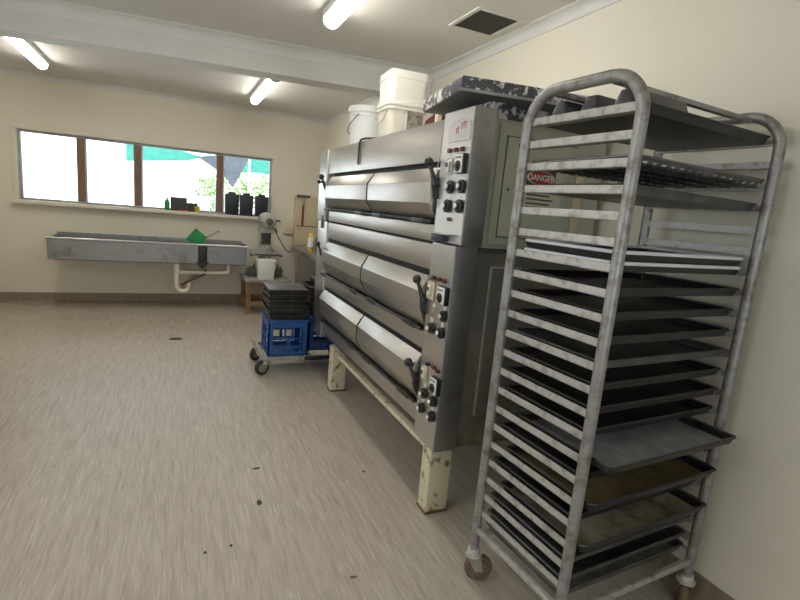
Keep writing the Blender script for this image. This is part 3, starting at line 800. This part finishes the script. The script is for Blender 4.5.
# ------------------------------------------------------------------ far wall: sink
sk = thing('sink_trough', 'long wall mounted stainless steel sink trough under the window', 'sink', (-.2, 7.1, .62))
sx0, sx1, sy0, sy1, sz0, sz1 = -1.35, .875, 6.88, 7.43, .635, .888
s = MB(); th = .006
s.box(sx0, sx1, sy0, sy1, sz0, sz0 + th); s.box(sx0, sx1, sy0, sy0 + th, sz0, sz1); s.box(sx0, sx1, sy1 - th, sy1, sz0, sz1 + .03)
s.box(sx0, sx0 + th, sy0, sy1, sz0, sz1); s.box(sx1 - th, sx1, sy0, sy1, sz0, sz1)
s.build('basin', 'steel_sink', sk)
r = MB().tube([(sx0 - .02, sy0 - .012, sz1), (sx1 + .03, sy0 - .012, sz1), (sx1 + .03, sy1 - .03, sz1), ], .014, 10)
r.box(sx0, sx1 + .03, sy0 - .012, sy0 + .004, sz1 - .012, sz1 + .012, .003)
r.build('rolled_rim', 'steel_bench', sk)
b = MB()
b.box(.275, .385, 6.845, 6.88, .66, .875, .006); b.prism([(.25, .66), (.41, .66), (.37, .61), (.34, .575), (.29, .60)], 6.85, 6.90, 'y', .003)
b.build('drain_bracket', 'black_metal', sk)
p = MB().tube([(.04, 6.97, .60), (.04, 6.97, .51), (.045, 6.97, .505), (.62, 6.97, .515), (.655, 6.97, .525), (.66, 6.97, .55), (.66, 6.97, .64)], .028, 12)
arc = [(.02, 6.97, .51), (.02, 6.97, .36)] + [(.095 - .075 * math.cos(a), 6.97, .33 - .075 * math.sin(a)) for a in [PI * k / 8 for k in range(9)]] + [(.17, 6.97, .36), (.19, 7.02, .40), (.23, 7.25, .415), (.27, 7.36, .415), (.27, 7.43, .415)]
p.tube(arc, .030, 12); p.cyl((.02, 6.97, .52), (.02, 6.97, .64), .040)
p.build('waste_pipe', 'pvc', sk)
MB().tube([(.08, 6.95, .34), (.16, 6.94, .40), (.30, 6.94, .46), (.36, 6.95, .49), (.38, 6.97, .56)], .014, 8).build('waste_hose', 'hose', sk)

# dustpan in the sink
dp = thing('dustpan', 'green plastic dustpan with metal handle propped in the sink', 'dustpan', (.27, 7.02, .80))
R1 = Matrix.Translation((.262, 6.99, .965)) @ Matrix.Rotation(math.radians(38), 4, 'Y')
MB().box(-.092, .092, -.008, .008, -.092, .092, .003, R1).box(-.092, -.08, -.03, .008, -.092, .092, .002, R1).box(.08, .092, -.03, .008, -.092, .092, .002, R1).build('pan', 'green', dp)
MB().tube([(.36, 6.99, .965), (.46, 6.99, 1.03), (.51, 6.99, 1.065), (.535, 6.99, 1.068)], [.010, .012, .013, .016], 10).build('handle', 'fork', dp)

# ------------------------------------------------------------------ things on the window sill
ZW = WZ0
can = None
for i, (x, lab) in enumerate(((.728, 'black canister on the sill just right of the window post, leftmost of three'), (.922, 'black canister on the window sill, middle of the three'), (1.130, 'black canister on the window sill nearest the right frame'))):
    loc = (x, YF - .035, ZW)
    if can is None:
        can = thing('canister', lab, 'canister', loc, 'black canisters on the window sill')
        MB().rloops([(.165, .10, 0, .012), (.176, .105, .006, .012), (.186, .112, .275, .012), (.18, .106, .29, .015)], loc).build('canister_body', 'canister', can)
        MB().rloops([(.10, .075, .29, .012), (.10, .075, .312, .012), (.085, .06, .318, .012)], loc).build('cap', 'black_plastic', can)
    else: dup(can, loc, lab)
tag(MB().rloops([(.20, .11, 0, .01), (.205, .115, .006, .01), (.205, .115, .175, .01), (.195, .105, .18, .01)], (.045, YF - .005, ZW)).build('storage_box', 'dull_box'), 'dull dark box on the left part of the window sill', 'box')
tag(MB().rloops([(.12, .08, 0, .01), (.125, .085, .005, .01), (.13, .095, .11, .01), (.12, .085, .115, .01)], (.213, YF + .0, ZW)).build('storage_box', 'dull_box'), 'low grey box on the window sill behind the yellow cup', 'box')
tag(MB().lathe([(.028, 0), (.031, .003), (.036, .075), (.038, .078), (.034, .078), (.030, .01), (0, .008)], (.275, YF - .062, ZW), 20).build('cup', 'yellow'), 'small yellow cup on the window sill', 'cup')
tag(MB().rloops([(.11, .03, 0, .012), (.12, .035, .008, .012), (.11, .03, .016, .012)], (.10, YF - .085 + .015, ZW + .0)).build('scraper', 'red_plastic'), 'flat red scraper lying on the window sill before the dull box', 'scraper')
gb = thing('detergent_bottle', 'green bottle standing at the left end of the window sill', 'bottle', (-.10, YF - .05, ZW))
MB().lathe([(.032, 0), (.034, .004), (.034, .10), (.028, .125), (.012, .138), (.012, .145)], (-.098, YF - .03, ZW), 20).build('bottle_body', 'green', gb)
MB().lathe([(.014, .143), (.014, .165), (.008, .168)], (-.098, YF - .03, ZW), 16).build('cap', 'white_plastic', gb)
tag(MB().box(.90, 1.02, YF - .095, YF - .085 + .0, ZW, ZW + .008, .002).build('scraper', 'black_plastic'), 'thin black strip lying on the window sill before the canisters', 'scraper')

# ------------------------------------------------------------------ mixer on its stool
st = thing('stool_table', 'low wooden table with grey top holding the mixer by the far wall', 'table', (1.14, 6.98, 0))
tx0, tx1, ty0, ty1, tz = .870, 1.44, 6.70, 7.28, .475
MB().box(tx0 - .02, tx1 + .02, ty0 - .02, ty1 + .02, tz - .035, tz, .004).build('table_top', 'wood_top', st)
for x in (tx0, tx1 - .055):
    for y in (ty0, ty1 - .055): MB().box(x, x + .055, y, y + .055, 0, tz - .036, .004).build('leg', 'wood', st)
rl = MB()
for y in (ty0 + .02, ty1 - .05): rl.box(tx0 + .055, tx1 - .055, y, y + .03, tz - .10, tz - .036, .002).box(tx0 + .055, tx1 - .055, y, y + .03, .10, .17, .002)
for x in (tx0 + .02, tx1 - .05): rl.box(x, x + .03, ty0 + .055, ty1 - .055, tz - .10, tz - .036, .002).box(x, x + .03, ty0 + .055, ty1 - .055, .10, .17, .002)
rl.build('rail', 'wood', st)

mx = thing('planetary_mixer', 'worn grey planetary dough mixer standing on the low wooden table', 'mixer', (1.15, 7.05, tz))
mX, mY = 1.15, 7.0
MB().prism([(mX - .23, tz), (mX + .23, tz), (mX + .225, tz + .09), (mX + .12, tz + .13), (mX - .12, tz + .13), (mX - .225, tz + .09)], 6.93, 7.25, 'y', .012).build('base', 'mixer', mx)
for s_ in (-1, 1):
    q = MB()
    for k in range(3): q.cyl((mX + s_ * (.125 + k * .038), 6.94, tz + .08), (mX + s_ * (.125 + k * .038), 6.94, tz + .21 - k * .03), .012)
    q.box(mX + s_ * .17 - .06, mX + s_ * .17 + .06, 6.915, 6.97, tz + .01, tz + .115, .006)
    q.build('bowl_clamp', 'mixer_dark', mx)
MB().rloops([(.16, .16, tz + .09, .03), (.15, .15, tz + .42, .03), (.13, .14, tz + .62, .03)], (mX, 7.10, 0)).build('column', 'mixer', mx)
MB().box(mX - .065, mX + .065, 6.985, 7.025, tz + .42, tz + .655, .008).build('column_slide', 'mixer_dark', mx)
cr = MB().prism([(mX - .20, tz + .315), (mX + .20, tz + .315), (mX + .205, tz + .335), (mX + .09, tz + .40), (mX + .055, tz + .45), (mX - .055, tz + .45), (mX - .09, tz + .40), (mX - .205, tz + .335)], 6.93, 6.985, 'y', .004)
for s_ in (-1, 1): cr.box(mX + s_ * .185 - .018, mX + s_ * .185 + .018, 6.86, 6.935, tz + .312, tz + .335, .004)
cr.build('bowl_cradle', 'mixer', mx)
rb_ = MB().box(mX - .215, mX + .215, 6.925, 6.94, tz + .300, tz + .322, .003)
for s_ in (-1, 1): rb_.cyl((mX + s_ * .195, 6.90, tz + .31), (mX + s_ * .195, 6.94, tz + .31), .022)
rb_.build('cradle_bar', 'mixer_dark', mx)
MB().cyl((mX, 6.955, tz + .26), (mX, 6.955, tz + .40), .025).cyl((mX, 6.915, tz + .37), (mX, 6.955, tz + .37), .02).build('drive_shaft', 'mixer', mx)
hd = MB()
hd.lathe([(.0, -.26), (.07, -.252), (.098, -.225), (.110, -.15), (.112, .05), (.10, .12), (.06, .15), (0, .155)], (mX, 7.03, tz + .775), 28, 'y')
hd.rloops([(.17, .28, tz + .615, .05), (.195, .30, tz + .63, .05), (.20, .30, tz + .67, .05), (.185, .28, tz + .70, .05)], (mX, 7.0, 0))
hd.build('mixer_head', 'mixer', mx)
MB().lathe([(.045, -.262), (.045, -.275), (.02, -.285), (0, -.285)], (mX, 7.03, tz + .775), 20, 'y').build('hub_cover', 'mixer_dark', mx)
MB().tube([(mX + .10, 6.96, tz + .78), (mX + .16, 6.95, tz + .79), (mX + .175, 6.94, tz + .78)], .012, 10).tube([(mX + .12, 6.93, tz + .62), (mX + .15, 6.90, tz + .56), (mX + .25, 6.88, tz + .40), (mX + .30, 6.88, tz + .37), (mX + .345, 6.88, tz + .38)], .008, 10).tube([(mX + .115, 6.95, tz + .68), (mX + .13, 6.93, tz + .62)], .014, 10).build('crank_handle', 'mixer_dark', mx)
M['bucket'] = paint('clean_white_bucket', (.90, .89, .85), .4, (.86, .85, .80), 4)
bk = thing('white_bucket', 'square white bucket on the low wooden table in front of the mixer', 'bucket', (1.125, 6.78, tz))
MB().rloops([(.20, .18, 0, .03), (.205, .185, .005, .03), (.235, .205, .245, .03), (.25, .22, .247, .03), (.25, .22, .265, .03), (.228, .20, .266, .03), (.195, .175, .012, .03)], (1.125, 6.79, tz)).build('bucket_body', 'bucket', bk)
MB().tube([(1.125 - .12, 6.79, tz + .20), (1.125 - .128, 6.72, tz + .16), (1.125 - .1, 6.674, tz + .135), (1.125, 6.670, tz + .13), (1.125 + .1, 6.674, tz + .135), (1.125 + .128, 6.72, tz + .16), (1.125 + .12, 6.79, tz + .20)], .003, 6).build('handle', 'white_plastic', bk)

# ------------------------------------------------------------------ steel bench behind the oven
sb = thing('steel_bench', 'stainless steel bench against the right wall beyond the oven', 'bench', (1.75, 6.2, 0))
MB().box(1.575, 2.03, 5.35, 7.385, .875, .905, .004).build('bench_top', 'steel_bench', sb)
MB().box(1.578, 1.590, 5.36, 7.37, .83, .875, .002).build('apron', 'steel_side', sb)
for x, y in ((1.60, 6.98), (1.605, 5.41), (1.98, 7.33), (1.98, 5.41)): MB().cyl((x, y, 0), (x, y, .875), .02, seg=14).build('leg', 'steel_bench', sb)
MB().box(1.60, 2.0, 5.40, 7.34, .20, .222, .004).build('undershelf', 'steel_bench', sb)
bt = thing('spray_bottle', 'white bottle with yellow cap and yellow base on the steel bench', 'bottle', (1.72, 6.55, .905))
bc = (1.655, 6.50, .905)
MB().lathe([(.040, .06), (.042, .062), (.042, .15), (.034, .185), (.02, .20)], bc, 22).build('bottle_body', 'white_plastic', bt)
MB().lathe([(.038, 0), (.041, .004), (.042, .06)], bc, 22).build('yellow_base', 'yellow_liq', bt)
MB().lathe([(.028, .195), (.030, .20), (.030, .235), (.022, .245), (0, .246)], bc, 20).build('cap', 'yellow', bt)
tag(MB().lathe([(.022, 0), (.024, .003), (.024, .16), (.012, .18), (.012, .20)], (1.725, 6.45, .905), 16).build('dark_bottle', 'mixer_dark'), 'slim dark bottle next to the yellow capped bottle on the bench', 'bottle')
bd = thing('dispenser_board', 'cream wall panel with dark top bar and red brown tube above the bench', 'panel', (1.75, 7.42, 1.3))
MB().box(1.615, 2.0, YF - .05, YF - .001, .906, 1.625, .004).build('panel_body', 'board', bd)
MB().box(1.63, 1.83, YF - .085, YF - .05, 1.615, 1.65, .004).build('top_bar', 'mixer_dark', bd)
MB().cyl((1.735, YF - .065, 1.20), (1.735, YF - .065, 1.50), .016).build('red_tube', 'red_tube', bd)
MB().cyl((1.735, YF - .065, 1.50), (1.735, YF - .065, 1.62), .012).build('clear_tube', 'fork', bd)
MB().box(1.64, 1.95, YF - .056, YF - .049, 1.185, 1.197).build('panel_seam', 'mixer_dark', bd)
tag(MB().box(1.47, 1.60, YF - .05, YF - .001, 1.06, 1.085, .004).box(1.50, 1.60, YF - .03, YF - .001, 1.085, 1.15, .004).build('wall_bracket', 'board'), 'small cream wall ledge between the window and the wall panel', 'bracket')

# ------------------------------------------------------------------ scraps on the floor
def scrap(x, y, pts, mat, label, z=.004):
    m = MB().prism([(x + a, y + b) for a, b in pts], .0005, z, 'z')
    return tag(m.build('floor_scrap', mat), label, 'scrap')
scrap(.403, 2.36, [(-.012, -.016), (.004, -.022), (.014, -.006), (.010, .012), (-.004, .022), (-.010, .006)], 'rubbish', 'dark leaf shaped scrap on the floor, largest in the open foreground')
scrap(.02, 5.55, [(-.07, -.03), (.05, -.035), (.06, .01), (.02, .05), (-.06, .04)], 'rubbish', 'flat dark scrap on the floor by the left edge below the sink')
scrap(.437, 2.70, [(-.022, -.004), (.01, -.006), (.024, .0), (.01, .005), (-.018, .003)], 'rubbish', 'thin dark sliver on the floor beyond the dark leaf scrap')
scrap(1.03, 2.50, [(-.01, -.006), (.008, -.008), (.012, .004), (-.004, .008)], 'dough_scrap', 'brown crumb on the floor nearest the near oven leg')
scrap(.697, 1.712, [(-.014, -.003), (.0, -.008), (.014, -.004), (.006, .003), (-.01, .006)], 'dough_scrap', 'curled brown scrap on the floor nearest the bottom edge')
scrap(.126, 2.051, [(-.006, -.006), (.006, -.005), (.005, .006), (-.005, .006)], 'rubbish', 'tiny dark crumb on the floor, left of the pair in the foreground')
scrap(.236, 2.064, [(-.006, -.004), (.005, -.006), (.007, .004), (-.003, .007)], 'rubbish', 'tiny dark crumb on the floor, right of the pair in the foreground')

# ------------------------------------------------------------------ outside the window
struct(tag(MB().box(-9, 9, YF + T + .02, 24, -.12, -.02).build('yard_ground', 'concrete', origin=(0, 0, 0)), 'pale concrete yard outside the far window', 'ground'))
def cloth(name, mat, pts, label, thick=.01, posts=()):
    m = MB(); A = [m.bm.verts.new(p) for p in pts]; B = [m.bm.verts.new(Vector(p) + Vector((0, 0, thick))) for p in pts]; n = len(pts)
    m.bm.faces.new(A); m.bm.faces.new(list(reversed(B)))
    for k in range(n): m.bm.faces.new((A[k], B[k], B[(k + 1) % n], A[(k + 1) % n]))
    o = tag(m.build(name, mat), label, 'shade cloth')
    for p in posts: MB().tube([p, (p[0], p[1], -.02)], .025, 8).build('post', 'chair_grey', o)
    return o
cloth('shade_sail', 'shade_grey', [(.376, 10, 2.186), (.788, 10.0, 2.27), (1.29, 9.9, 2.33), (.996, 9.98, 1.69), (.80, 10, 1.93)], 'dark grey shade sail hanging slanted outside the window', posts=((1.27, 9.92, 2.32),))
cloth('shade_cloth', 'shade_green', [(1.35, 11.6, 2.46), (2.6, 11.4, 2.55), (2.6, 12.2, 2.12), (1.35, 12.2, 2.11)], 'green shade cloth outside the right window pane', posts=((2.57, 11.42, 2.54), (2.57, 12.17, 2.13)))
cloth('shade_cloth', 'shade_green', [(-.9, 11, 2.52), (.50, 11.0, 2.25), (.25, 11.3, 2.18), (-.9, 11.3, 2.03)], 'pale green shade cloth outside the left window pane', posts=((-.87, 11.02, 2.51), (-.87, 11.27, 2.07)))
ps = tag(MB().box(.24, .31, 10.3, 10.37, -.02, 2.12, .006).build('shade_post', 'post_blue'), 'pale blue post of the shade outside the left window pane', 'post')
for i, (x, lab) in enumerate(((.50, 'pale plastic tub outside the left pane beside the post'), (.86, 'pale plastic tub outside the left pane beside the window post'))):
    o = tag(MB().rloops([(.24, .24, 0, .05), (.32, .32, .5, .05)], (x, 10.8, 1.0)).build('outdoor_tub', 'chair_grey'), lab, 'tub', 'tubs outside the window')
tag(MB().box(-.6, 2.6, 10.55, 11.2, .96, 1.0, .005).box(-.55, -.5, 10.6, 11.15, -.02, .96).box(2.5, 2.55, 10.6, 11.15, -.02, .96).build('outdoor_table', 'render_white'), 'long pale trestle table in the yard outside the window', 'table')
def tree(x, y, h, label, n=420, rr=.75):
    t = thing('garden_tree', label, 'tree', (x, y, -.02), 'trees outside the window')
    MB().tube([(x, y, -.02), (x + .04, y, h * .4), (x - .03, y, h * .75)], [.06, .05, .03], 8).build('trunk', 'bark', t)
    L = MB()
    for i in range(n):
        u = Vector((random.gauss(0, 1), random.gauss(0, 1), random.gauss(0, 1))).normalized() * (random.random() ** .4)
        c = Vector((x, y, h * .72)) + Vector((u.x * rr, u.y * rr, u.z * h * .32))
        a = Vector((random.gauss(0, 1), random.gauss(0, 1), random.gauss(0, .6))).normalized() * .085; b = a.orthogonal().normalized() * .035
        vs = [L.bm.verts.new(c - a), L.bm.verts.new(c + b), L.bm.verts.new(c + a), L.bm.verts.new(c - b)]; L.bm.faces.new(vs)
    L.build('foliage', 'leaf', t); return t
tree(1.75, 13.6, 2.35, 'leafy green tree outside the right window pane'); tree(3.35, 13.8, 2.5, 'bushy green tree at the right edge of the right window pane')
tree(.80, 14.2, 2.0, 'small green bush outside the left window pane', 260, .4)

# ------------------------------------------------------------------ light
wd = bpy.data.worlds.new('overcast_sky'); scene.world = wd; wd.use_nodes = True
bg = wd.node_tree.nodes['Background']; bg.inputs[0].default_value = (.90, .95, 1.0, 1); bg.inputs[1].default_value = 2.0
def portal(name, loc, rot, sx, sy):
    l = bpy.data.lights.new(name, 'AREA'); l.shape = 'RECTANGLE'; l.size = sx; l.size_y = sy; l.cycles.is_portal = True
    o = bpy.data.objects.new(name, l); COL.objects.link(o); o.location = loc; o.rotation_euler = rot
portal('left_fill_window_portal', (XL - .13, (LY0 + LY1) / 2, (LZ0 + LZ1) / 2), (0, -PI / 2, 0), LZ1 - LZ0, LY1 - LY0)
portal('back_window_portal', ((BX0 + BX1) / 2, YB - T - .005, (BZ0 + BZ1) / 2), (PI / 2, 0, 0), BX1 - BX0, BZ1 - BZ0)
portal('far_window_portal', ((WX0 + WX1) / 2, YF + T + .005, (WZ0 + WZ1) / 2), (-PI / 2, 0, 0), WX1 - WX0, WZ1 - WZ0)

# ------------------------------------------------------------------ camera
F = 490.7; yaw, pit, rol = (math.radians(v) for v in (25.098, -10.298, 5.064))
fw = Vector((math.sin(yaw) * math.cos(pit), math.cos(yaw) * math.cos(pit), math.sin(pit)))
rg = Vector((math.cos(yaw), -math.sin(yaw), 0)); up = rg.cross(fw)
rg, up = math.cos(rol) * rg + math.sin(rol) * up, -math.sin(rol) * rg + math.cos(rol) * up
cam = bpy.data.cameras.new('camera'); co = bpy.data.objects.new('camera', cam); COL.objects.link(co)
co.matrix_world = Matrix(((rg.x, up.x, -fw.x, 0), (rg.y, up.y, -fw.y, 0), (rg.z, up.z, -fw.z, 1.55), (0, 0, 0, 1)))
cam.sensor_fit = 'HORIZONTAL'; cam.sensor_width = 36; cam.lens = F * 36 / 800; cam.clip_start = .02
scene.camera = co
vs = scene.view_settings; vs.view_transform = 'Standard'; vs.look = 'None'; vs.gamma = 1; vs.exposure = 1.08
try: vs.use_curve_mapping = False
except Exception: pass
